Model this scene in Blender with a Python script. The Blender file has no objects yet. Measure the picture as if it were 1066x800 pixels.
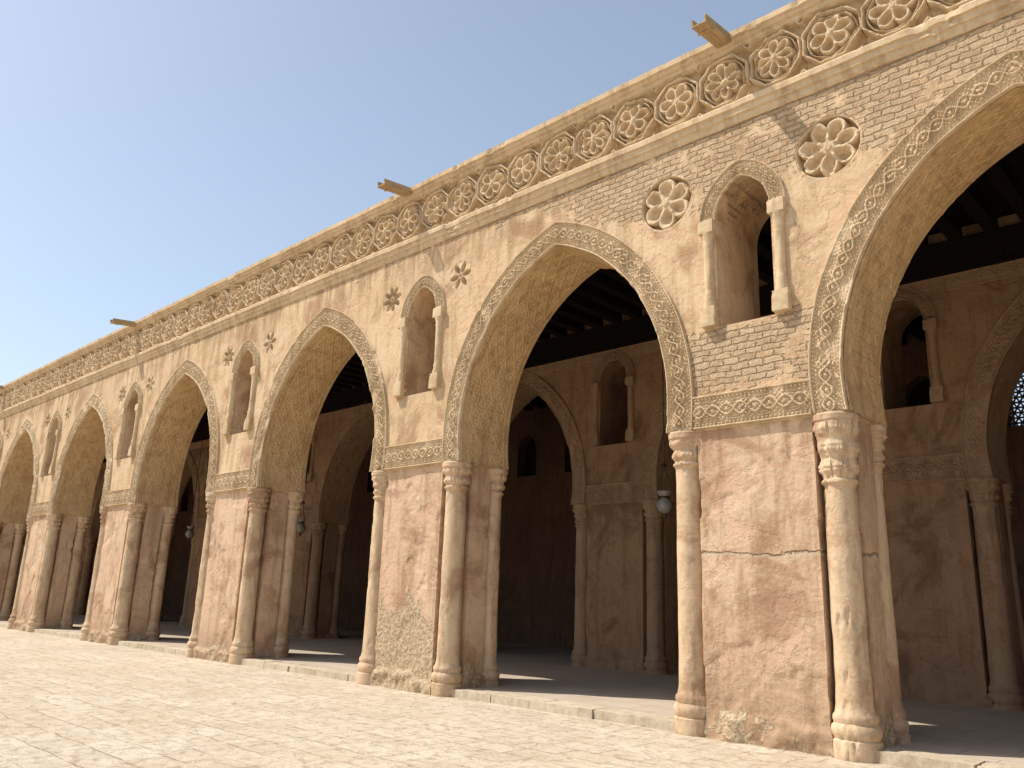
import bpy, math, numpy as np, random
from mathutils import Vector, Matrix
random.seed(3)
S=7.06; W=2.144; ZI=4.05; ZS=4.55; HW=2.25; E=1.01; R=HW+E; BW=0.42
YF=-0.10; YB=1.18; ZM=8.62; D=6.4
scene=bpy.context.scene
col=scene.collection
# ---------------------------------------------------------------- helpers
def vnoise(x,y,z,seed=0):
    xi=np.floor(x).astype(np.int64); yi=np.floor(y).astype(np.int64); zi=np.floor(z).astype(np.int64)
    fx=x-xi; fy=y-yi; fz=z-zi
    fx=fx*fx*(3-2*fx); fy=fy*fy*(3-2*fy); fz=fz*fz*(3-2*fz)
    def h(a,b,c):
        n=(a*73856093)^(b*19349663)^(c*83492791)^(seed*2654435)
        n=(n^(n>>13))*1274126177
        n=n&0x7fffffff
        n=((n>>7)^n)*668265263&0x7fffffff
        return n/0x7fffffff
    r=0
    for dx in (0,1):
        wx=fx if dx else 1-fx
        for dy in (0,1):
            wy=fy if dy else 1-fy
            for dz in (0,1):
                wz=fz if dz else 1-fz
                r=r+wx*wy*wz*h(xi+dx,yi+dy,zi+dz)
    return r*2-1
def fbm(x,y,z,s,oct=3,seed=0):
    r=0;a=1
    for i in range(oct):
        r=r+a*vnoise(x*s,y*s,z*s,seed+i); s*=2.03; a*=.5
    return r
def sstep(a,b,x):
    t=np.clip((x-a)/(b-a),0,1); return t*t*(3-2*t)
def grid(name,X,Y,Z,mat,smooth=True,close=False,flip=False,sharp=None):
    n,m=X.shape
    me=bpy.data.meshes.new(name)
    v=np.stack([X,Y,Z],-1).reshape(-1,3).astype(np.float32)
    i=np.arange(n*m).reshape(n,m)
    if close: i=np.concatenate([i,i[:1]],0)
    a=i[:-1,:-1];b=i[1:,:-1];c=i[1:,1:];d=i[:-1,1:]
    f=np.stack([a,b,c,d] if not flip else [a,d,c,b],-1).reshape(-1,4)
    me.vertices.add(len(v)); me.vertices.foreach_set('co',v.ravel())
    me.loops.add(f.size); me.loops.foreach_set('vertex_index',f.ravel().astype(np.int32))
    me.polygons.add(len(f)); me.polygons.foreach_set('loop_start',(np.arange(len(f))*4).astype(np.int32))
    me.update(calc_edges=True)
    me.polygons.foreach_set('use_smooth',[smooth]*len(f))
    me.materials.append(mat); me.validate()
    if sharp: me.set_sharp_from_angle(angle=math.radians(sharp))
    return me
def pydata(name,v,f,mat,smooth=False):
    me=bpy.data.meshes.new(name); me.from_pydata(v,[],f); me.update()
    if mat: me.materials.append(mat)
    if smooth: me.polygons.foreach_set('use_smooth',[True]*len(f))
    return me
class Boxes:
    def __init__(s): s.v=[];s.f=[]
    def add(s,x0,x1,y0,y1,z0,z1,M=None):
        n=len(s.v)
        for p in [(x0,y0,z0),(x1,y0,z0),(x1,y1,z0),(x0,y1,z0),(x0,y0,z1),(x1,y0,z1),(x1,y1,z1),(x0,y1,z1)]:
            s.v.append(tuple(M@Vector(p)) if M else p)
        for q in [(0,3,2,1),(4,5,6,7),(0,1,5,4),(1,2,6,5),(2,3,7,6),(3,0,4,7)]: s.f.append([n+a for a in q])
    def mesh(s,name,mat): return pydata(name,s.v,s.f,mat)
def rough_box(V,F,x0,x1,y0,y1,z0,z1,amp=.012,step=.03,seed=0):
    """box with a worn, uneven skin"""
    c=np.array([(x0+x1)/2,(y0+y1)/2,(z0+z1)/2]); hs=np.array([(x1-x0)/2,(y1-y0)/2,(z1-z0)/2])
    for ax in range(3):
        for sg in (-1,1):
            u,v=(ax+1)%3,(ax+2)%3
            nu=max(2,int(2*hs[u]/step)+1); nv=max(2,int(2*hs[v]/step)+1)
            U,Vv=np.meshgrid(np.linspace(-1,1,nu),np.linspace(-1,1,nv),indexing='ij')
            P=np.zeros(U.shape+(3,)); P[...,u]=U*hs[u];P[...,v]=Vv*hs[v];P[...,ax]=sg*hs[ax]
            rr=.012; Q=np.clip(P,-(hs-rr),hs-rr); dd=P-Q; L=np.linalg.norm(dd,axis=-1,keepdims=True)+1e-9
            P=Q+dd/L*rr
            w=P+c
            nz=fbm(w[...,0],w[...,1],w[...,2],5,3,seed)[...,None]*amp
            nz=nz-.012*sstep(.40,.55,fbm(w[...,0],w[...,1],w[...,2],7,3,seed+4))[...,None]
            P=P+dd/L*nz+c
            n=len(V); V+= [tuple(p) for p in P.reshape(-1,3)]
            for i in range(nu-1):
                for j in range(nv-1):
                    a=n+i*nv+j; q=[a,a+nv,a+nv+1,a+1]; F.append(q if sg>0 else q[::-1])
def obj(name,me,parent=None,loc=(0,0,0),rot=(0,0,0),mat=None):
    o=bpy.data.objects.new(name,me); col.objects.link(o)
    o.location=loc; o.rotation_euler=rot
    if parent: o.parent=parent
    if mat: o.material_slots[0].link='OBJECT'; o.material_slots[0].material=mat
    return o
def bevel(o,w,seg=2):
    m=o.modifiers.new('bevel','BEVEL'); m.width=w; m.segments=seg; m.limit_method='ANGLE'
# ---------------------------------------------------------------- node helper
class NT:
    def __init__(s,name):
        s.m=bpy.data.materials.new(name); s.m.use_nodes=True; s.t=s.m.node_tree
        s.b=s.t.nodes['Principled BSDF']; s.b.inputs['Roughness'].default_value=.92
        s.b.inputs['Specular IOR Level'].default_value=.12
    def n(s,ty,**k):
        nd=s.t.nodes.new(ty)
        for a,b in k.items(): setattr(nd,a,b)
        return nd
    def l(s,a,b): s.t.links.new(a,b)
    def setv(s,inp,v):
        if isinstance(v,bpy.types.NodeSocket): s.l(v,inp)
        else: inp.default_value=v
    def math(s,op,a,b=0.0,clamp=False):
        nd=s.n('ShaderNodeMath',operation=op,use_clamp=clamp); s.setv(nd.inputs[0],a); s.setv(nd.inputs[1],b); return nd.outputs[0]
    def vmul(s,v,k):
        nd=s.n('ShaderNodeVectorMath',operation='MULTIPLY'); s.setv(nd.inputs[0],v); nd.inputs[1].default_value=k; return nd.outputs[0]
    def vadd(s,v,w):
        nd=s.n('ShaderNodeVectorMath',operation='ADD'); s.setv(nd.inputs[0],v); s.setv(nd.inputs[1],w); return nd.outputs[0]
    def noise(s,v,sc,det=4,rough=.55,dist=0):
        nd=s.n('ShaderNodeTexNoise'); s.l(v,nd.inputs['Vector']); nd.inputs['Scale'].default_value=sc
        nd.inputs['Detail'].default_value=det; nd.inputs['Roughness'].default_value=rough; nd.inputs['Distortion'].default_value=dist
        return nd
    def ramp(s,v,a,b,c0=0.,c1=1.):
        nd=s.n('ShaderNodeMapRange',interpolation_type='SMOOTHSTEP'); s.setv(nd.inputs[0],v)
        nd.inputs[1].default_value=a; nd.inputs[2].default_value=b; nd.inputs[3].default_value=c0; nd.inputs[4].default_value=c1
        return nd.outputs[0]
    def mix(s,f,a,b,blend='MIX'):
        nd=s.n('ShaderNodeMix',data_type='RGBA',blend_type=blend); s.setv(nd.inputs[0],f)
        s.setv(nd.inputs[6],a if not isinstance(a,tuple) else (*a,1)); s.setv(nd.inputs[7],b if not isinstance(b,tuple) else (*b,1))
        return nd.outputs[2]
    def bump(s,h,dist,strength=1.0,nrm=None):
        nd=s.n('ShaderNodeBump'); s.l(h,nd.inputs['Height']); nd.inputs['Distance'].default_value=dist; nd.inputs['Strength'].default_value=strength
        if nrm is not None: s.l(nrm,nd.inputs['Normal'])
        return nd.outputs[0]
def stone_mat(name,A,B,C,brick=False,pier=False,rough_bump=1.0,flakes=True):
    k=NT(name)
    pos=k.n('ShaderNodeNewGeometry').outputs['Position']
    sep=k.n('ShaderNodeSeparateXYZ'); k.l(pos,sep.inputs[0]); x,y,z=sep.outputs
    n1=k.noise(pos,.55,3,.6).outputs['Fac']
    n2=k.noise(pos,2.6,5,.65,.3).outputs['Fac']
    n3=k.noise(pos,17,4,.65).outputs['Fac']
    c=k.mix(k.ramp(n1,.38,.62),A,B)
    c=k.mix(k.ramp(n2,.45,.66,0,.8),c,C)
    st=k.noise(k.vmul(pos,(3.5,3.5,.4)),1.6,4,.6,.3).outputs['Fac']
    c=k.mix(k.ramp(st,.47,.66,0,.75 if pier else .60),c,tuple(q*m for q,m in zip(A,(.62,.54,.48))))
    c=k.mix(k.ramp(n3,.35,.65,0,.35),c,tuple(min(q*1.25,.6) for q in B))
    h=k.math('ADD',k.math('MULTIPLY',n2,.34),k.math('MULTIPLY',n3,.22))
    if flakes:
        flk=k.noise(k.vmul(pos,(1,1,1.3)),1.0,7,.66,.3).outputs['Fac']
        fm=k.ramp(flk,.565,.585)
        h=k.math('SUBTRACT',h,k.math('MULTIPLY',fm,.10))
        c=k.mix(k.math('MULTIPLY',fm,.62),c,tuple(min(q*m,.66) for q,m in zip(C,(1.28,1.36,1.46))))
        dk=k.noise(pos,.9,6,.68,.6).outputs['Fac']
        c=k.mix(k.ramp(dk,.49,.64,0,.68),c,tuple(q*m for q,m in zip(C,(.64,.58,.53))))
        vor=k.n('ShaderNodeTexVoronoi',feature='DISTANCE_TO_EDGE'); vor.inputs['Scale'].default_value=.33
        k.l(k.vadd(k.vmul(pos,(1,1,.8)),k.vmul(k.noise(pos,1.7,4,.65).outputs['Color'],(1.3,1.3,1.3))),vor.inputs['Vector'])
        cr=k.math('MULTIPLY',k.ramp(vor.outputs['Distance'],.0,.007,1,0),k.ramp(n1,.56,.61))
        h=k.math('SUBTRACT',h,k.math('MULTIPLY',cr,.12))
        c=k.mix(k.math('MULTIPLY',cr,.25),c,tuple(q*.5 for q in A))
    if pier:
        fn=k.noise(pos,1.8,6,.65,.5).outputs['Fac']
        zz=k.math('ADD',z,k.math('MULTIPLY',k.math('SUBTRACT',fn,.5),-3.6))
        xs=k.ramp(k.math('ABSOLUTE',k.math('ADD',x,8.3)),.8,1.5,1.25,0)
        foot=k.math('MULTIPLY',k.ramp(k.math('SUBTRACT',zz,xs),.05,.17,1,0),k.ramp(z,1.7,2.3,1,0))
        salt=k.mix(k.ramp(n3,.42,.62),(.55,.44,.29),(.36,.25,.145))
        c=k.mix(k.math('MULTIPLY',k.ramp(k.math('ADD',z,k.math('MULTIPLY',k.math('SUBTRACT',n2,.5),1.8)),.0,1.3,1,0),.5),c,(.26,.16,.088))
        c=k.mix(k.math('MULTIPLY',foot,.85),c,salt)
        h=k.math('SUBTRACT',h,k.math('MULTIPLY',foot,.4))
        h=k.math('ADD',h,k.math('MULTIPLY',k.math('MULTIPLY',foot,k.noise(pos,9,4,.7).outputs['Fac']),1.1))
        cz=k.math('ADD',z,k.math('MULTIPLY',k.math('SUBTRACT',k.noise(pos,1.5,5,.65).outputs['Fac'],.5),.40))
        hc=k.math('MULTIPLY',k.ramp(k.math('ABSOLUTE',k.math('SUBTRACT',cz,2.33)),.0,.022,1,0),k.ramp(x,-4,-3,0,1))
        hc=k.math('MULTIPLY',hc,k.ramp(n3,.36,.5))
        h=k.math('SUBTRACT',h,k.math('MULTIPLY',hc,.7)); c=k.mix(k.math('MULTIPLY',hc,.5),c,(.2,.13,.08))
        under=k.ramp(k.math('SUBTRACT',cz,2.33),-.09,0,0,1)
        under=k.math('MULTIPLY',k.math('MULTIPLY',under,k.ramp(k.math('SUBTRACT',cz,2.33),0,.01,1,0)),k.ramp(x,-4,-3,0,1))
        c=k.mix(k.math('MULTIPLY',under,.6),c,(.60,.48,.33))
    if brick:
        gr=k.math('MULTIPLY',k.ramp(z,7.4,8.7),k.ramp(st,.38,.60))
        c=k.mix(k.math('MULTIPLY',gr,.55),c,(.28,.175,.09))
        cv=k.n('ShaderNodeCombineXYZ'); k.l(x,cv.inputs[0]); k.l(z,cv.inputs[1])
        dn=k.vmul(k.noise(pos,3.5,4,.6).outputs['Color'],(.22,.11,0))
        bt=k.n('ShaderNodeTexBrick'); k.l(k.vadd(cv.outputs[0],dn),bt.inputs['Vector'])
        bt.inputs['Scale'].default_value=1; bt.inputs['Brick Width'].default_value=.24; bt.inputs['Row Height'].default_value=.092
        bt.inputs['Mortar Size'].default_value=.020; bt.inputs['Mortar Smooth'].default_value=1.0; bt.inputs['Bias'].default_value=0
        bt.inputs['Color1'].default_value=(.66,.49,.31,1); bt.inputs['Color2'].default_value=(.49,.33,.195,1); bt.inputs['Mortar'].default_value=(.52,.38,.235,1)
        wob=k.math('MULTIPLY',k.math('SUBTRACT',n2,.5),1.9)
        mz=k.math('ADD',z,k.math('MULTIPLY',k.ramp(x,-6.2,-2.4),1.1))
        mz=k.math('ADD',mz,wob)
        up=k.ramp(mz,8.58,8.70)
        pz=k.math('ABSOLUTE',k.math('SUBTRACT',z,5.0)); px=k.math('ABSOLUTE',k.math('ADD',x,1.05))
        pt=k.math('MAXIMUM',k.math('MULTIPLY',pz,2.1),px)
        pt=k.math('ADD',pt,wob)
        patch=k.ramp(pt,.92,1.0,1,0)
        mask=k.math('MAXIMUM',up,patch)
        mask=k.math('MULTIPLY',mask,k.ramp(k.noise(pos,2.8,5,.7,.4).outputs['Fac'],.40,.50))
        bc=k.mix(k.ramp(n3,.40,.68,0,.6),bt.outputs['Color'],(.64,.48,.30))
        c=k.mix(mask,c,bc)
        er=k.noise(pos,10,5,.75).outputs['Fac']
        bh=k.math('ADD',k.math('MULTIPLY',bt.outputs['Fac'],-.70),k.math('MULTIPLY',er,1.5))
        h=k.math('ADD',h,k.math('MULTIPLY',mask,k.math('SUBTRACT',bh,.75)))
    k.l(c,k.b.inputs['Base Color'])
    k.l(k.bump(h,.06*rough_bump,1.0),k.b.inputs['Normal'])
    return k.m
M_wall=stone_mat('upper_wall_plaster',(.60,.40,.235),(.65,.455,.285),(.52,.325,.19),brick=True)
M_pier=stone_mat('pier_plaster',(.58,.375,.245),(.63,.43,.29),(.49,.30,.19),pier=True)
M_inner_shade=stone_mat('shaded_inner_plaster',(.30,.18,.105),(.34,.21,.125),(.24,.14,.082))  # darkened copy of the plaster, aisle shade painted into the colour
M_icarve_shade=stone_mat('shaded_inner_stucco',(.33,.215,.13),(.37,.245,.15),(.27,.165,.098),rough_bump=.5,flakes=False)  # carved stucco again, darker: shade of the inner row put in its colour
M_carve=stone_mat('carved_stucco',(.58,.41,.25),(.63,.46,.295),(.46,.305,.18),rough_bump=.5,flakes=False)
M_col=stone_mat('column_plaster',(.59,.405,.255),(.64,.455,.30),(.50,.32,.20),rough_bump=.7,flakes=True)
M_soff=stone_mat('soffit_stucco',(.57,.365,.185),(.62,.41,.215),(.44,.27,.14),rough_bump=.6,flakes=False)
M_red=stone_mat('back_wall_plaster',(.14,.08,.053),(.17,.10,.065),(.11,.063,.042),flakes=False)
M_curb=stone_mat('step_stone',(.48,.39,.28),(.55,.46,.34),(.41,.32,.22),rough_bump=.6,flakes=False)
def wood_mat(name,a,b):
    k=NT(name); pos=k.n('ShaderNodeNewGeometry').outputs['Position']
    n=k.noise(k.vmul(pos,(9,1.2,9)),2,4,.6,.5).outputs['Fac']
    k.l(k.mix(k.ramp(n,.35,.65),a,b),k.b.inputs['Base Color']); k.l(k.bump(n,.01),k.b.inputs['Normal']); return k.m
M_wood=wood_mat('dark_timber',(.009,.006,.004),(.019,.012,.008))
M_spout=wood_mat('weathered_timber',(.32,.22,.12),(.45,.33,.19))
def pave_mat():
    k=NT('courtyard_paving'); pos=k.n('ShaderNodeNewGeometry').outputs['Position']
    n0=k.noise(pos,.35,4,.6).outputs['Fac']; n1=k.noise(pos,1.7,6,.7,.5).outputs['Fac']; n2=k.noise(pos,6,6,.75,.4).outputs['Fac']
    wv=k.vadd(pos,k.vmul(k.noise(pos,.9,4,.55).outputs['Color'],(.35,.25,0)))
    bt=k.n('ShaderNodeTexBrick'); k.l(wv,bt.inputs['Vector']); bt.inputs['Scale'].default_value=1
    bt.inputs['Brick Width'].default_value=.62; bt.inputs['Row Height'].default_value=.42; bt.inputs['Mortar Size'].default_value=.014; bt.inputs['Mortar Smooth'].default_value=1.0
    bt.inputs['Color1'].default_value=(.61,.53,.41,1); bt.inputs['Color2'].default_value=(.52,.435,.325,1); bt.inputs['Mortar'].default_value=(.40,.31,.21,1)
    bt.offset=.37
    dust=k.ramp(n1,.42,.62,0,.75)
    c=k.mix(dust,bt.outputs['Color'],(.61,.53,.415))
    c=k.mix(k.ramp(n0,.45,.65,0,.5),c,(.52,.415,.285))
    c=k.mix(k.ramp(n2,.49,.64,0,.8),c,(.37,.28,.18))
    k.l(c,k.b.inputs['Base Color'])
    j=k.math('MULTIPLY',bt.outputs['Fac'],k.math('SUBTRACT',1.0,dust))
    h=k.math('ADD',k.math('MULTIPLY',j,-.35),k.math('ADD',k.math('MULTIPLY',n1,.9),k.math('MULTIPLY',n2,1.0)))
    k.l(k.bump(h,.045),k.b.inputs['Normal']); return k.m
M_pave=pave_mat()
def floor_mat():
    k=NT('aisle_floor'); pos=k.n('ShaderNodeNewGeometry').outputs['Position']
    bt=k.n('ShaderNodeTexBrick'); k.l(pos,bt.inputs['Vector']); bt.inputs['Scale'].default_value=1
    bt.inputs['Brick Width'].default_value=.9; bt.inputs['Row Height'].default_value=.6; bt.inputs['Mortar Size'].default_value=.008
    bt.inputs['Color1'].default_value=(.50,.42,.33,1); bt.inputs['Color2'].default_value=(.46,.38,.30,1); bt.inputs['Mortar'].default_value=(.30,.24,.18,1)
    n=k.noise(pos,1.5,5,.6).outputs['Fac']
    k.l(k.mix(k.ramp(n,.4,.65,0,.5),bt.outputs['Color'],(.42,.34,.25)),k.b.inputs['Base Color'])
    k.l(k.bump(k.math('ADD',n,k.math('MULTIPLY',bt.outputs['Fac'],-.3)),.01),k.b.inputs['Normal']); return k.m
M_floor=floor_mat()
kg=NT('lantern_glass'); kg.b.inputs['Base Color'].default_value=(.45,.43,.38,1); kg.b.inputs['Roughness'].default_value=.15
kg.b.inputs['Transmission Weight'].default_value=.6; kg.b.inputs['Specular IOR Level'].default_value=.5; M_glass=kg.m
km=NT('dark_metal'); km.b.inputs['Base Color'].default_value=(.08,.06,.04,1); km.b.inputs['Metallic'].default_value=.8; km.b.inputs['Roughness'].default_value=.5; M_metal=km.m
# ---------------------------------------------------------------- carving functions (heights 0..1)
def carve(u,v,w,seed=0):
    c=w/2; L=w*.92; amp=w*.17
    wu=u+.007*fbm(u,v,0*u,9,2,seed+20); wv=v+.007*fbm(u,v,0*u,9,2,seed+30)
    def strand(ph,a): return 1-sstep(w*.022,w*.040,np.abs(wv-c-a*np.sin(2*np.pi*wu/L+ph)))
    vine=np.maximum(strand(0,amp),.9*strand(np.pi,amp))
    n=np.floor(wu/(L/2)); uc=(n+.5)*L/2
    dx=wu-uc; dy=wv-c
    r=np.hypot(dx,dy); th=np.arctan2(dy,dx)
    rad=w*.105*(.66+.34*np.cos(6*th))
    fl=sstep(0,.25,1-r/np.maximum(rad,1e-4))
    h=np.maximum(vine,fl*.9)
    k=2*np.pi/(w*.17)
    q=np.sin(k*(wu+.35*w*np.sin(2*np.pi*wu/L)))*np.sin(k*(wv-c)*1.05+1.2*np.cos(2*np.pi*wu/L))
    h=np.maximum(h,.75*sstep(.20,.42,q))
    bd=np.minimum(v,w-v)
    rim=1-sstep(w*.045,w*.060,bd)
    bead=(sstep(w*.08,w*.092,bd)-sstep(w*.125,w*.137,bd))*sstep(-.3,.3,np.sin(2*np.pi*u/(w*.13)))*.8
    inner=sstep(w*.15,w*.165,bd)
    h=np.maximum(np.maximum(h*inner,rim),bead)
    er=fbm(u,v,0*u+seed,2.4,4,seed)
    h=h*(1-.8*sstep(.35,.9,er))+.08*fbm(u,v,0*u,24,2,seed+5)
    return h
def geo(u,v,w):
    k=2*np.pi/.21
    a=np.abs(np.sin(k*.5*(u))) ; b=np.abs(np.sin(k*.5*(u*.5+v*.866))); c=np.abs(np.sin(k*.5*(u*.5-v*.866)))
    h=.6*(1-sstep(.12,.34,np.minimum(np.minimum(a,b),c)))
    q=a*b*c; h=np.maximum(h,sstep(.5,.75,q))
    bd=np.minimum(v,w-v)
    rim=1-sstep(.02,.035,bd); 
    mid=carve(u,np.clip(bd-.04,0,.16),.16)
    h=np.where(bd<.04,rim,np.where(bd<.20,mid,h))
    er=fbm(u,v,0*u,1.5,5,9)
    return h*(1-.85*sstep(.2,.65,er))+.2*fbm(u,v,0*u,16,3,11)
def rosette(x,z,Rr,n,rot=0,solid=True):
    r=np.hypot(x,z); th=np.arctan2(z,x)-rot
    h=np.full_like(x,-1.0)
    for i in range(n):
        a=2*np.pi*i/n
        ca,sa=np.cos(a+rot),np.sin(a+rot)
        p=x*ca+z*sa; q=-x*sa+z*ca
        pr=(p-.53*Rr)/(.43*Rr); qt=q/((1.95/n)*Rr*(.72+.5*np.clip(p/Rr,0,1)))
        e=np.sqrt(pr**2+qt**2)
        hh=np.where(e<1,-.65*(1-sstep(.30,.86,e)),-1*sstep(1.0,1.08,e))
        h=np.maximum(h,hh)
    boss=-1+1.1*(1-sstep(.10*Rr,.16*Rr,r)); h=np.maximum(h,boss)
    return h
# ---------------------------------------------------------------- root
arcade=bpy.data.objects.new('mosque_arcade',None); col.objects.link(arcade)
def arc_pts(e,r,zs,zlow,n=40):
    p0=-math.asin((zs-zlow)/r) if zlow<zs else 0; p1=math.acos(e/r)
    return [(e-r*math.cos(p0+(p1-p0)*i/n), zs+r*math.sin(p0+(p1-p0)*i/n)) for i in range(n+1)]
def window_outline(hw,zb,zs,e,n=14):
    r=hw+e; L=arc_pts(e,r,zs,zs,n)
    pts=[(-hw,zb)]+L+[(-a,b) for a,b in L[::-1][1:]]+[(hw,zb)]
    return pts
def filled(name,loops,y0,y1,mat):
    cu=bpy.data.curves.new(name,'CURVE'); cu.dimensions='2D'; cu.fill_mode='BOTH'; cu.extrude=(y1-y0)/2
    for L in loops:
        sp=cu.splines.new('POLY'); sp.points.add(len(L)-1); sp.use_cyclic_u=True
        for p,(a,b) in zip(sp.points,L): p.co=(a,b,0,1)
    o=bpy.data.objects.new(name,cu); col.objects.link(o)
    dg=bpy.context.evaluated_depsgraph_get(); me=bpy.data.meshes.new_from_object(o.evaluated_get(dg))
    bpy.data.objects.remove(o)
    me.transform(Matrix(((1,0,0,0),(0,0,-1,(y0+y1)/2),(0,1,0,0),(0,0,0,1))))
    me.materials.clear(); me.materials.append(mat); me.name=name
    return me
def bay_outline(ztop):
    A=arc_pts(E,R,ZS,ZI,48)
    right=[(S/2+a,b) for a,b in A]
    left=[(-S/2-a,b) for a,b in A]
    return [(-S/2,ztop)]+left[::-1]+right+[(S/2,ztop)]
WIN=window_outline(.43,5.5,7.15,.18)
def circle(cx,cz,r,n=40): return [(cx+r*math.cos(2*math.pi*i/n),cz+r*math.sin(2*math.pi*i/n)) for i in range(n)]
RB,RBx,RZ=.46,1.287,7.722
RS,RSx=.30,1.063
bayA=filled('near_bay_wall',[bay_outline(ZM),WIN,circle(-RBx,RZ,RB),circle(RBx,RZ,RB)],YF,YB,M_wall)
bayB=filled('bay_wall',[bay_outline(ZM),WIN,circle(-RSx,RZ,RS),circle(RSx,RZ,RS)],YF,YB,M_wall)
bayC=filled('inner_bay_wall',[bay_outline(8.9),WIN],YF,YB,M_inner_shade)
def arch_band(name,e,r,zs,zlow,w,nt,nv,y0,depth,mat,seed=0,skirt=.03):
    v=np.linspace(0,w,nv)
    v=np.concatenate([[0],v,[w]])
    t=np.linspace(0,1,nt)
    T,V=np.meshgrid(t,v,indexing='ij')
    V0=V
    V=V+.006*fbm(T*6,V*2,0*V,1.5,3,seed+50)
    rr=r+V
    p0=-np.arcsin((zs-zlow)/rr); p1=np.arccos(e/rr); ph=p0+(p1-p0)*T
    U=(ph-p0)*(r+w/2)
    X=e-rr*np.cos(ph); Z=zs+rr*np.sin(ph)
    H=carve(U,V0,w,seed)
    Y=y0-depth*H
    Y[:,0]=y0+skirt; Y[:,-1]=y0+skirt
    X[-1]=0
    X2=np.concatenate([X,-X[::-1][1:]],0); Z2=np.concatenate([Z,Z[::-1][1:]],0); Y2=np.concatenate([Y,Y[::-1][1:]],0)
    return grid(name,X2,Y2,Z2,mat,flip=True)
bands=[arch_band('arch_band_a',E,R,ZS,ZI,BW,560,60,YF-.012,.042,M_carve,0),
       arch_band('arch_band_b',E,R,ZS,ZI,BW,560,60,YF-.012,.042,M_carve,4)]
band_lo=arch_band('arch_band_lo',E,R,ZS,ZI,BW,240,28,YF-.012,.042,M_carve,7)
wtrim=arch_band('window_trim',.18,.61,7.15,7.15,.24,110,30,YF-.012,.036,M_carve,2)
def soffit(nt,nv):
    t=np.linspace(0,1,nt); v=np.linspace(.03,YB-YF-.03,nv); T,V=np.meshgrid(t,v,indexing='ij')
    p0=-math.asin((ZS-ZI)/R); p1=math.acos(E/R); ph=p0+(p1-p0)*T; U=(ph-p0)*R
    H=geo(U,V,YB-YF); rr=R-.006-.021*H
    X=E-rr*np.cos(ph); Z=ZS+rr*np.sin(ph); Y=YF+V
    X[-1]=0
    return grid('soffit_carving',np.concatenate([X,-X[::-1][1:]],0),np.concatenate([Y,Y[::-1][1:]],0),np.concatenate([Z,Z[::-1][1:]],0),M_soff)
soff=soffit(360,100); soff_lo=soffit(160,44)
def frieze(L,h0,h1,nu,nv,y0,seed,depth=.040):
    u=np.linspace(-L/2,L/2,nu); v=np.linspace(0,h1-h0,nv); v=np.concatenate([[0],v,[h1-h0]])
    U,V=np.meshgrid(u,v,indexing='ij'); Y=y0-depth*carve(U+7,V,h1-h0,seed); Y[:,0]=y0+.03;Y[:,-1]=y0+.03
    Y[0]=y0+.03; Y[-1]=y0+.03
    return grid('impost_frieze',U,Y,V+h0,M_carve)
fri=frieze(2*(1.28-BW)+.01,ZI,ZI+.46,200,56,YF-.012,3)
side=frieze(YB-YF-.02,ZI,ZI+.30,90,30,0,6,.016)
def disc_mesh(name,Rr,n,rot,depth,hollow=False,N=96):
    s=np.linspace(-1,1,N); X,Z=np.meshgrid(s,s,indexing='ij')
    Xd=X*np.sqrt(1-Z*Z/2)*Rr; Zd=Z*np.sqrt(1-X*X/2)*Rr
    r=np.hypot(Xd,Zd)
    if hollow:
        h=np.zeros_like(Xd)
        for i in range(n):
            a=2*np.pi*i/n+rot; p=Xd*np.cos(a)+Zd*np.sin(a); q=-Xd*np.sin(a)+Zd*np.cos(a)
            e=np.sqrt(((p-.56*Rr)/(.40*Rr))**2+(q/(.19*Rr))**2); h=np.minimum(h,-(1-sstep(.75,1.0,e)))
        h=np.minimum(h,-.6*(1-sstep(.08*Rr,.12*Rr,r)))
    else:
        Xw=Xd+.010*fbm(Xd,Zd,0*Xd,4,3,n); Zw=Zd+.010*fbm(Xd,Zd,0*Xd,4,3,n+7)
        h=rosette(Xw,Zw,Rr*.93,n,rot)
        h=np.maximum(h,-1+1.1*sstep(.90,.93,r/Rr))
        h=h-.25*sstep(.3,.8,fbm(Xd,Zd,0*Xd,5,3,n+2))*(h>-.7)
    h=h+.06*fbm(Xd,Zd,0*Xd,12,3,n)
    return grid(name,Xd,-h*depth,Zd,M_carve)
ros6=disc_mesh('rosette_six',RB+.012,6,.5,.16); ros8=disc_mesh('rosette_eight',RB+.012,7,.2,.16)
rosS=disc_mesh('rosette_small',RS+.008,8,.2,.12,True,60); rosT=disc_mesh('rosette_small_b',RS+.008,6,.1,.12,True,60)
TW=S/8.5; TH=.98
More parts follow.
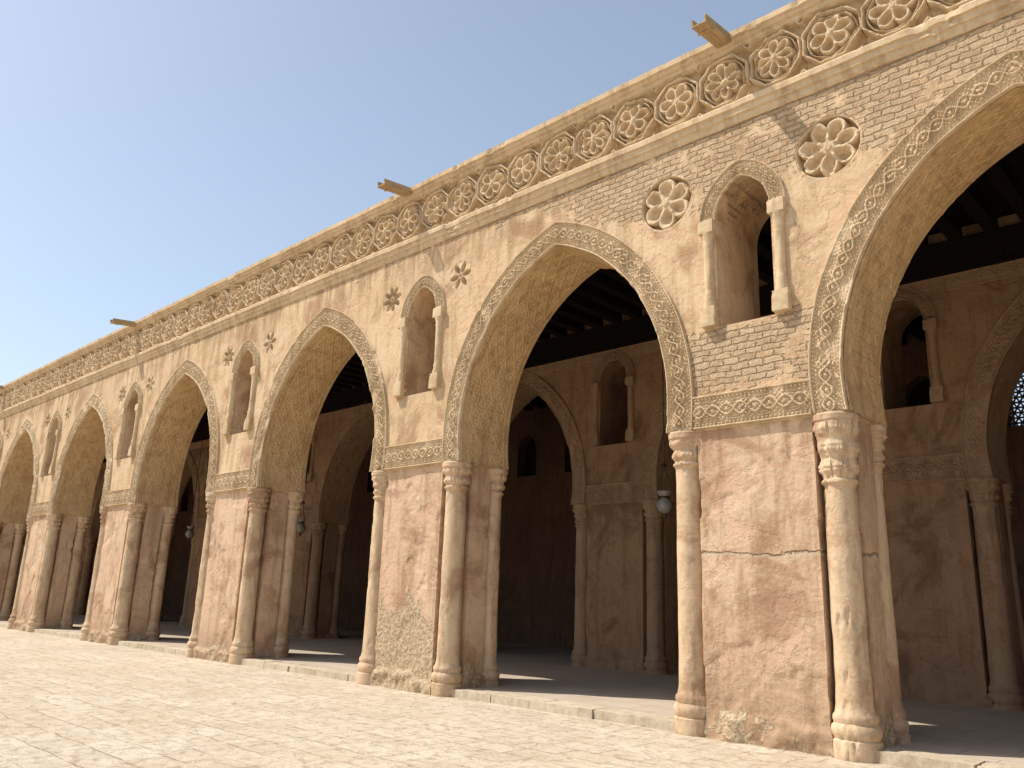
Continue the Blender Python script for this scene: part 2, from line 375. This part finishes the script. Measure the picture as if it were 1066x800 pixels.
def tile(n,rot,seed,N=84):
    x=np.linspace(-TW/2,TW/2,N); z=np.linspace(-TH/2,TH/2,int(N*1.2)); X,Z=np.meshgrid(x,z,indexing='ij')
    Xo,Zo=X,Z
    X=X+.008*fbm(X,Z,0*X+seed,5,2,seed); Z=Z+.008*fbm(Xo,Zo,0*X+seed,5,2,seed+40)
    d8=np.maximum.reduce([np.abs(X*np.cos(a)+Z*np.sin(a)) for a in np.arange(4)*np.pi/4])
    r=np.hypot(X,Z)
    h=np.full_like(X,-1.)
    ins=rosette(X,Z,.315,n,rot)
    h=np.where(d8<.37,ins,h)
    fr=sstep(.365,.375,d8)-sstep(.402,.412,d8); h=np.maximum(h,-1+fr)
    ring=sstep(.318,.326,r)-sstep(.342,.350,r); h=np.maximum(h,-1+.85*ring)
    for sx in (-1,1):
        for sz in (-1,1):
            dd=np.abs(X-sx*TW/2)*1.1+np.abs(Z-sz*(TH/2-.02)); k=1-sstep(.10,.115,dd); k2=1-sstep(.05,.065,dd)
            h=np.maximum(h,-1+.9*(k-k2))
    edge=sstep(TH/2-.045,TH/2-.03,np.abs(Z)); h=np.maximum(h,-1+edge)
    er=fbm(X,Z,0*X+seed*3.3,3,3,seed+8); h=h-.4*sstep(.25,.85,er)*(h>-.6)
    h=h+.06*fbm(X,Z,0*X+seed,14,3,seed)+.04*fbm(X,Z,0*X,4,2,seed+3)
    return grid('parapet_rosette',Xo,YF-.05-h*.17,Zo,M_carve)
tiles=[tile(8,0,1),tile(6,.3,2),tile(8,.39,3),tile(6,0,4),tile(8,.2,5),tile(8,.1,6),tile(6,.5,7)]
def lathe(name,prof,mat,seg=28,leaf=None,noise_a=.006,seed=0,chip=0):
    th=np.linspace(0,2*np.pi,seg,endpoint=False); z=np.array([p[0] for p in prof]); r=np.array([p[1] for p in prof])
    T,Zg=np.meshgrid(th,z,indexing='ij'); Rg=np.meshgrid(th,r,indexing='ij')[1].copy()
    cx_,cy_=np.cos(T),np.sin(T)
    Rg=Rg+noise_a*fbm(cx_,cy_,Zg*2,1.2,3,seed)
    if leaf: Rg=Rg+leaf(T,Zg)
    if chip: Rg=Rg-chip*sstep(.55,.68,fbm(cx_*.6,cy_*.6,Zg,2.6,4,seed+31))
    return grid(name,Rg*np.cos(T),Rg*np.sin(T),Zg,mat,close=True,sharp=50)
cprof=[(5.80,.10),(5.85,.10),(5.92,.085),(5.98,.095),(6.02,.075)]+[(6.08+.06*i,.075) for i in range(0,12)]+[(6.8,.085),(6.83,.075),(6.92,.10),(6.96,.105)]
clt=lathe('colonnette',cprof,M_carve,18,None,.004,3,.010)
V_=[];F_=[]
rough_box(V_,F_,-.12,.12,-.10,.12,5.51,5.81,.006,.03,1); rough_box(V_,F_,-.125,.125,-.105,.12,6.95,7.16,.006,.03,6)
wblk=pydata('window_blocks',V_,F_,M_carve,True)
def col_prof(captop=ZI,caph=.50):
    zc=captop-caph
    p=[(0,.265),(.02,.27),(.07,.272),(.13,.27),(.20,.27),(.215,.245),(.26,.268),(.31,.275),(.36,.262),(.385,.235),(.43,.25),(.47,.245),(.50,.22),(.56,.208)]
    n=80
    for i in range(1,n): 
        z=.56+(zc-.56)*i/n; p.append((z,.202-.014*i/n))
    p+=[(zc,.20),(zc+.02,.225),(zc+.045,.225),(zc+.06,.20)]
    m=38
    for i in range(1,m+1):
        t=i/m; p.append((zc+.06+(caph-.16)*t,.20+.070*t**1.6))
    p+=[(captop-.095,.285),(captop-.03,.29),(captop-.012,.27),(captop-.002,.27)]
    return p
def leaf_fn(zc,top,n=8,rows=2,seed=5):
    def f(T,Z):
        t=(Z-zc)/(top-zc)
        row=np.floor(np.clip(t,0,.999)*rows); tt=(np.clip(t,0,.999)*rows)%1
        a=np.abs(np.cos(n/2*(T)+row*np.pi/2))
        prof=np.sin(np.pi*tt)**.7
        h=.032*a**.6*prof*sstep(.1,.5,tt)+.02*np.abs(np.cos(n*2.5*T))*prof*sstep(.2,.6,np.abs(np.sin(9*np.pi*tt)))-.010
        wear=1-.6*sstep(.1,.6,fbm(np.cos(T),np.sin(T),Z,2.2,3,seed+3))
        h=h*wear+.010*fbm(np.cos(T),np.sin(T),Z,5,4,seed)
        return np.where((t>0)&(t<1),h,0)
    return f
colm=[lathe('column_a',col_prof(),M_col,72,leaf_fn(ZI-.44,ZI-.10),.007,1,.010),
      lathe('column_b',col_prof(),M_col,72,leaf_fn(ZI-.44,ZI-.10,10,2,9),.007,7,.010),
      lathe('column_c',col_prof(ZI,.56),M_col,72,leaf_fn(ZI-.50,ZI-.10,8,3,15),.007,12,.010)]
coln=lathe('column_tall_capital',col_prof(ZI,.90),M_col,88,leaf_fn(ZI-.84,ZI-.10,10,3,21),.010,3,.018)
def pier_mesh(name,seed,mat):
    a=.24; xo0,xo1=-W-.17,.17; xi0,xi1=-W+a,-a; y0,y1=YF+.03,YB-.03; yi0,yi1=.30,YB-.40
    P=[(xi0,y0),(xi1,y0),(xi1,yi0),(xo1,yi0),(xo1,yi1),(xi1,yi1),(xi1,y1),(xi0,y1),(xi0,yi1),(xo0,yi1),(xo0,yi0),(xi0,yi0)]
    pts=[];nr=[]
    n=len(P)
    for i in range(n):
        p=np.array(P[i]);q=np.array(P[(i+1)%n]);d=q-p;L=np.hypot(*d);m=max(1,int(L/.035)); nn=np.array([d[1],-d[0]])/L
        pp=np.array(P[i-1]); d0=p-pp; n0=np.array([d0[1],-d0[0]])/np.hypot(*d0)
        for j in range(m):
            pts.append(p+d*j/m); nr.append((nn+n0) if j==0 else nn)
    pts=np.array(pts);nr=np.array(nr)
    z=np.linspace(-.05,ZI+.01,118)
    X=pts[:,0][:,None]+0*z;Y=pts[:,1][:,None]+0*z;Z=0*X+z
    d=.010*fbm(X,Y,Z,.9,3,seed)+.002*fbm(X,Y,Z,9,2,seed+3)
    lost=sstep(.58,.63,fbm(X,Y,Z,1.3,5,seed+17)+.40*(1-sstep(.2,1.4,Z)))
    d=d-.016*lost-.006*lost*fbm(X,Y,Z,14,3,seed+2)
    ft=(1-sstep(.22,.30,Z+.08*fbm(X,Y,0*Z,2,3,seed)))
    d=d+ft*(.05+.05*fbm(X,Y,Z,4,4,seed+9))
    X=X+nr[:,0][:,None]*d; Y=Y+nr[:,1][:,None]*d
    return grid(name,X,Y,Z,mat,close=True,sharp=45)
piers=[pier_mesh('pier_shaft_a',2,M_pier),pier_mesh('pier_shaft_b',12,M_pier),pier_mesh('pier_shaft_c',21,M_pier)]
ipier=pier_mesh('pier_shaft_d',33,M_inner_shade)
impost=Boxes(); impost.add(-W-.205,.205,YF+.005,YB-.005,ZI-.03,ZI+.002)
imp=impost.mesh('impost_slab',M_carve)
def build_pier(k,y,front):
    x0=-S*k; xc=x0-W/2; IC=None if front else M_icarve_shade
    obj('pier_shaft',piers[k%3] if front else ipier,arcade,(x0,y,0))
    for i,(cx,cy) in enumerate([(0,.08),(-W,.08),(0,1.0),(-W,1.0)]):
        m=coln if (front and k==0 and i==0) else colm[(k+i)%3]
        obj('corner_column',m,arcade,(x0+cx,y+cy,0),(0,0,(k*1.3+i*1.7)),IC)
    obj('impost_slab',imp,arcade,(x0,y,0),mat=IC)
    if front: wl=bayA if k<=0 else bayB
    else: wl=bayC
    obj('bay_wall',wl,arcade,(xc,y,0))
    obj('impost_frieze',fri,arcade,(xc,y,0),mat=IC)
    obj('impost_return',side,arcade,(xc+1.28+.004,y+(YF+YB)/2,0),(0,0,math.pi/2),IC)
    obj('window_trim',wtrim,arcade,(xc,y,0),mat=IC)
    for s in (-1,1):
        obj('window_colonnette',clt,arcade,(xc+s*.55,y+YF-.01,0),mat=IC)
        obj('window_blocks',wblk,arcade,(xc+s*.55,y+YF-.01,0),mat=IC)
    if front:
        if k<=0:
            obj('rosette',ros6,arcade,(xc-RBx,YF+.02,RZ)); obj('rosette',ros8,arcade,(xc+RBx,YF+.02,RZ))
        else:
            obj('rosette',rosS,arcade,(xc-RSx,YF+.005,RZ)); obj('rosette',rosT,arcade,(xc+RSx,YF+.005,RZ))
    ax=xc+S/2
    obj('arch_band',(bands[k%2] if front and k<=3 else band_lo),arcade,(ax,y,0),mat=IC)
    obj('arch_soffit',(soff if front and k<=3 else soff_lo),arcade,(ax,y,0),mat=IC)
for k in range(-2,9): build_pier(k,0,True)
for k in range(-3,10): build_pier(k,D,False)
XL,XR=-W/2-S*8-S/2, -W/2+S*2+S/2
def strip(name,prof,x0,x1,mat,dx=.08,na=.012,seed=0,dent=0):
    n=int((x1-x0)/dx); x=np.linspace(x0,x1,n); P=[]
    for i in range(len(prof)-1):
        a=np.array(prof[i]);b=np.array(prof[i+1]);m=max(1,int(np.hypot(*(b-a))/.04))
        for j in range(m): P.append(a+(b-a)*j/m)
    P.append(np.array(prof[-1])); P=np.array(P)
    X=x[:,None]+0*P[:,0]; Y=P[:,0]+0*X; Z=P[:,1]+0*X
    d=na*fbm(X,Y*1.5,Z*1.5,1.1,3,seed)+na*.5*fbm(X,Y,Z,9,3,seed+4)
    d=d-na*3.0*sstep(.60,.70,fbm(X,Y,Z,2.6,4,seed+9))
    return grid(name,X,Y-d,Z+d*.6,mat,sharp=35)
cor=strip('parapet_coping',[(YF+.05,9.86),(YF-.055,9.865),(YF-.06,9.93),(YF-.10,9.94),(YF-.11,10.00),(YF-.15,10.01),(YF-.155,10.10),(YF+.0,10.14),(YF+.45,10.12)],XL,XR,M_carve,.04,.008)
obj('parapet_coping',cor,arcade)
cor2=strip('parapet_base_moulding',[(YF+.3,8.60),(YF-.02,8.60),(YF-.045,8.63),(YF-.05,8.70),(YF-.085,8.715),(YF-.09,8.80),(YF-.125,8.81),(YF-.13,8.89),(YF-.10,8.925),(YF+.1,8.93)],XL,XR,M_carve,.04,.009,5)
obj('parapet_base_moulding',cor2,arcade)
b=Boxes(); b.add(XL,XR,YF+.15,YF+.5,8.63,10.08); obj('parapet_core',b.mesh('parapet_core',M_wall),arcade)
nx=int((XR-XL)/TW)
for i in range(nx+1):
    obj('parapet_rosette',tiles[(i*5+i//4)%7],arcade,(XR-TW*(i+.5),0,9.40))
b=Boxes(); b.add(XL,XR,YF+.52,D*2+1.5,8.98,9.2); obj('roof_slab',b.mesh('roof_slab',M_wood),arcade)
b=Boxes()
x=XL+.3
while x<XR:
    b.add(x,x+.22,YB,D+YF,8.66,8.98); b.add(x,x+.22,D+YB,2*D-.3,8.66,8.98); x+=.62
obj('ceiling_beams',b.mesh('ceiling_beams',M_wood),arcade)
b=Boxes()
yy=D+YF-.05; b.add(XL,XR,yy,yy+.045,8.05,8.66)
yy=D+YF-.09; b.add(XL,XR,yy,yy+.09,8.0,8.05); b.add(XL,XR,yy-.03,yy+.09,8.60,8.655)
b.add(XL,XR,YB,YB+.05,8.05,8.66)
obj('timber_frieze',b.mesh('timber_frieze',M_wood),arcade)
fb=frieze(S,7.55,7.85,360,28,YF-.012,8,.016)
for k in range(-2,9): obj('inner_frieze',fb,arcade,(-W/2-S*k,D,.14),mat=M_icarve_shade)
loops=[[(XL,-.1),(XR,-.1),(XR,8.97),(XL,8.97)]]
wx=[]
x=-.30+S/3*6
while x>XL+1.5:
    if x<XR-1: wx.append(x)
    x-=S/3
for xx in wx: loops.append([(xx+a,bq) for a,bq in window_outline(.48,6.15,7.1,.22,10)])
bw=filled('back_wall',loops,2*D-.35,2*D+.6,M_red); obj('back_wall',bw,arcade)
g=Boxes(); clo=Boxes()
for xx in wx:
    if xx>-2:
        for j in range(-7,8):
            for ang in (0,60,120):
                M=Matrix.Translation((xx,2*D+.1,6.95))@Matrix.Rotation(math.radians(ang),4,'Y')
                hl=math.sqrt(max(.95**2-(j*.13)**2,.01))
                g.add(-hl,hl,-.025+ang*.0001,.025-ang*.0001,j*.13-.02,j*.13+.02,M)
    else: clo.add(xx-.5,xx+.5,2*D+.10,2*D+.16,6.0,7.9)
obj('window_lattice',g.mesh('window_lattice',M_red),arcade)
obj('window_shutters',clo.mesh('window_shutters',M_wood),arcade)
tr=arch_band('back_trim',.22,.70,7.1,7.1,.16,40,12,2*D-.35-.012,.02,M_red,2)
for xx in wx: obj('back_window_trim',tr,arcade,(xx,0,0))
b=Boxes(); b.add(XL-.6,XL-.003,YF,2*D+.6,-.1,9.0); b.add(XR+.003,XR+.6,YF,2*D+.6,-.1,9.0)  # unseen walls added to keep light from entering the cut-off aisle ends
obj('end_light_blockers',b.mesh('end_light_blockers',M_red),arcade)
b=Boxes(); b.add(XL,XR,.42,2*D-.3,-.3,.125); obj('aisle_floor',b.mesh('aisle_floor',M_floor),arcade)
V_=[];F_=[]
for k in range(-2,9):
    xa=-S*k+.20; xb=-S*k+S-W-.20; x=xa
    while x<xb-.01:
        L=min(random.uniform(.7,1.15),xb-x)
        if xb-x-L<.3: L=xb-x
        dy=random.uniform(-.02,.02)
        rough_box(V_,F_,x+.004,x+L-.004,-.03+dy,.415,-.1,.13+random.uniform(-.006,.006),.005,.07,k+5); x+=L
obj('threshold_step',pydata('threshold_step',V_,F_,M_curb,True),arcade)
def spout(x,L=.85):
    b=Boxes(); 
    M=Matrix.Translation((x,YF+.2,10.02))@Matrix.Rotation(math.radians(6),4,'X')
    b.add(-.10,.10,-L-.2,.1,-.03,.0,M); b.add(-.125,-.09,-L-.2,.1,-.03,.10,M); b.add(.09,.125,-L-.2,.1,-.03,.10,M)
    b.add(-.14,.14,-L-.02,-L+.03,-.045,-.031,M)
    o=obj('water_spout',b.mesh('water_spout',M_spout),arcade); bevel(o,.01)
for x in (-1.2,-8.75,-22.9,-37): spout(x)
# ---------------------------------------------------------------- lanterns
def lantern(x,y,z):
    e=bpy.data.objects.new('hanging_lantern',None); col.objects.link(e); e.location=(x,y,z)
    pr=[(-.20,.02),(-.19,.05),(-.15,.11),(-.06,.16),(.02,.155),(.09,.10),(.13,.085),(.20,.13),(.24,.155),(.235,.145),(.20,.12),(.13,.075),(.09,.09),(.02,.145),(-.06,.15),(-.15,.10)]
    obj('glass_bowl',lathe('glass_bowl',pr,M_glass,24,None,0),e)
    obj('base_finial',lathe('base_finial',[(-.30,.002),(-.28,.025),(-.24,.03),(-.20,.055),(-.185,.06)],M_metal,16,None,0),e)
    obj('neck_ring',lathe('neck_ring',[(.10,.10),(.11,.108),(.14,.105),(.15,.095)],M_metal,20,None,0),e)
    b=Boxes()
    for a in (0,2.094,4.189):
        d=Vector((math.cos(a)*.15,math.sin(a)*.15,.24)); q=Vector((0,0,.75))-d
        M=Matrix.Translation(d)@q.to_track_quat('Z','Y').to_matrix().to_4x4(); b.add(-.005,.005,-.005,.005,0,q.length,M)
    b.add(-.007,.007,-.007,.007,.74,8.66-z); obj('chains',b.mesh('chains',M_metal),e)
    obj('canopy',lathe('canopy',[(.72,.06),(.76,.05),(.80,.01)],M_metal,16,None,0),e)
for p in [(-4.75,3.4,3.52),(-11.8,3.9,3.55),(-18.4,4.0,3.6),(-25.8,3.98,3.62),(2.4,3.7,3.6)]: lantern(*p)
# ---------------------------------------------------------------- ground
me=pydata('courtyard_ground',[(-400,-400,0),(400,-400,0),(400,400,0),(-400,400,0)],[(0,1,2,3)],M_pave)
obj('courtyard_ground',me)
# ---------------------------------------------------------------- light
sd=Vector((-1.7,-1.35,3.1)).normalized()
el=math.asin(sd.z); az=math.atan2(sd.x,sd.y)
w=bpy.data.worlds.new('World'); scene.world=w; w.use_nodes=True
nt=w.node_tree; sky=nt.nodes.new('ShaderNodeTexSky'); sky.sky_type='NISHITA'; sky.sun_disc=False
sky.sun_elevation=el; sky.sun_rotation=az%(2*math.pi); sky.dust_density=2.0; sky.air_density=1.0; sky.ozone_density=1.0
tc=nt.nodes.new('ShaderNodeTexCoord'); sx=nt.nodes.new('ShaderNodeSeparateXYZ'); nt.links.new(tc.outputs['Generated'],sx.inputs[0])
mr=nt.nodes.new('ShaderNodeMapRange'); nt.links.new(sx.outputs[2],mr.inputs[0]); mr.inputs[1].default_value=0; mr.inputs[2].default_value=.75
mr.inputs[3].default_value=1.0; mr.inputs[4].default_value=.46
mx=nt.nodes.new('ShaderNodeVectorMath'); mx.operation='SCALE'; mx.inputs[0].default_value=(2.1,2.4,2.45); nt.links.new(mr.outputs[0],mx.inputs['Scale'])
ad=nt.nodes.new('ShaderNodeVectorMath'); ad.operation='ADD'; nt.links.new(sky.outputs[0],ad.inputs[0]); nt.links.new(mx.outputs[0],ad.inputs[1])
bg=nt.nodes['Background']; nt.links.new(ad.outputs[0],bg.inputs[0]); bg.inputs[1].default_value=.135
L=bpy.data.lights.new('sun','SUN'); L.energy=5; L.angle=math.radians(.5); L.color=(1,.94,.85)
so=bpy.data.objects.new('sun',L); col.objects.link(so); so.rotation_euler=sd.to_track_quat('Z','Y').to_euler(); so.location=(-20,-20,30)
# ---------------------------------------------------------------- camera
f,cx,cy,cz,yaw,pitch,roll=.855,4.111,-10.121,1.631,.768,.257,.035
fw=Vector((-math.sin(yaw)*math.cos(pitch),math.cos(yaw)*math.cos(pitch),math.sin(pitch)))
rt=Vector((math.cos(yaw),math.sin(yaw),0)); up=rt.cross(fw)
r2=rt*math.cos(roll)+up*math.sin(roll); u2=-rt*math.sin(roll)+up*math.cos(roll)
cam=bpy.data.cameras.new('camera'); co=bpy.data.objects.new('camera',cam); col.objects.link(co)
M=Matrix((( r2.x,u2.x,-fw.x,cx),(r2.y,u2.y,-fw.y,cy),(r2.z,u2.z,-fw.z,cz),(0,0,0,1)))
co.matrix_world=M; cam.sensor_width=36; cam.lens=f*1000/1066*36; cam.clip_end=2000
scene.camera=co
scene.view_settings.view_transform='Standard'; scene.view_settings.look='None'; scene.view_settings.exposure=0
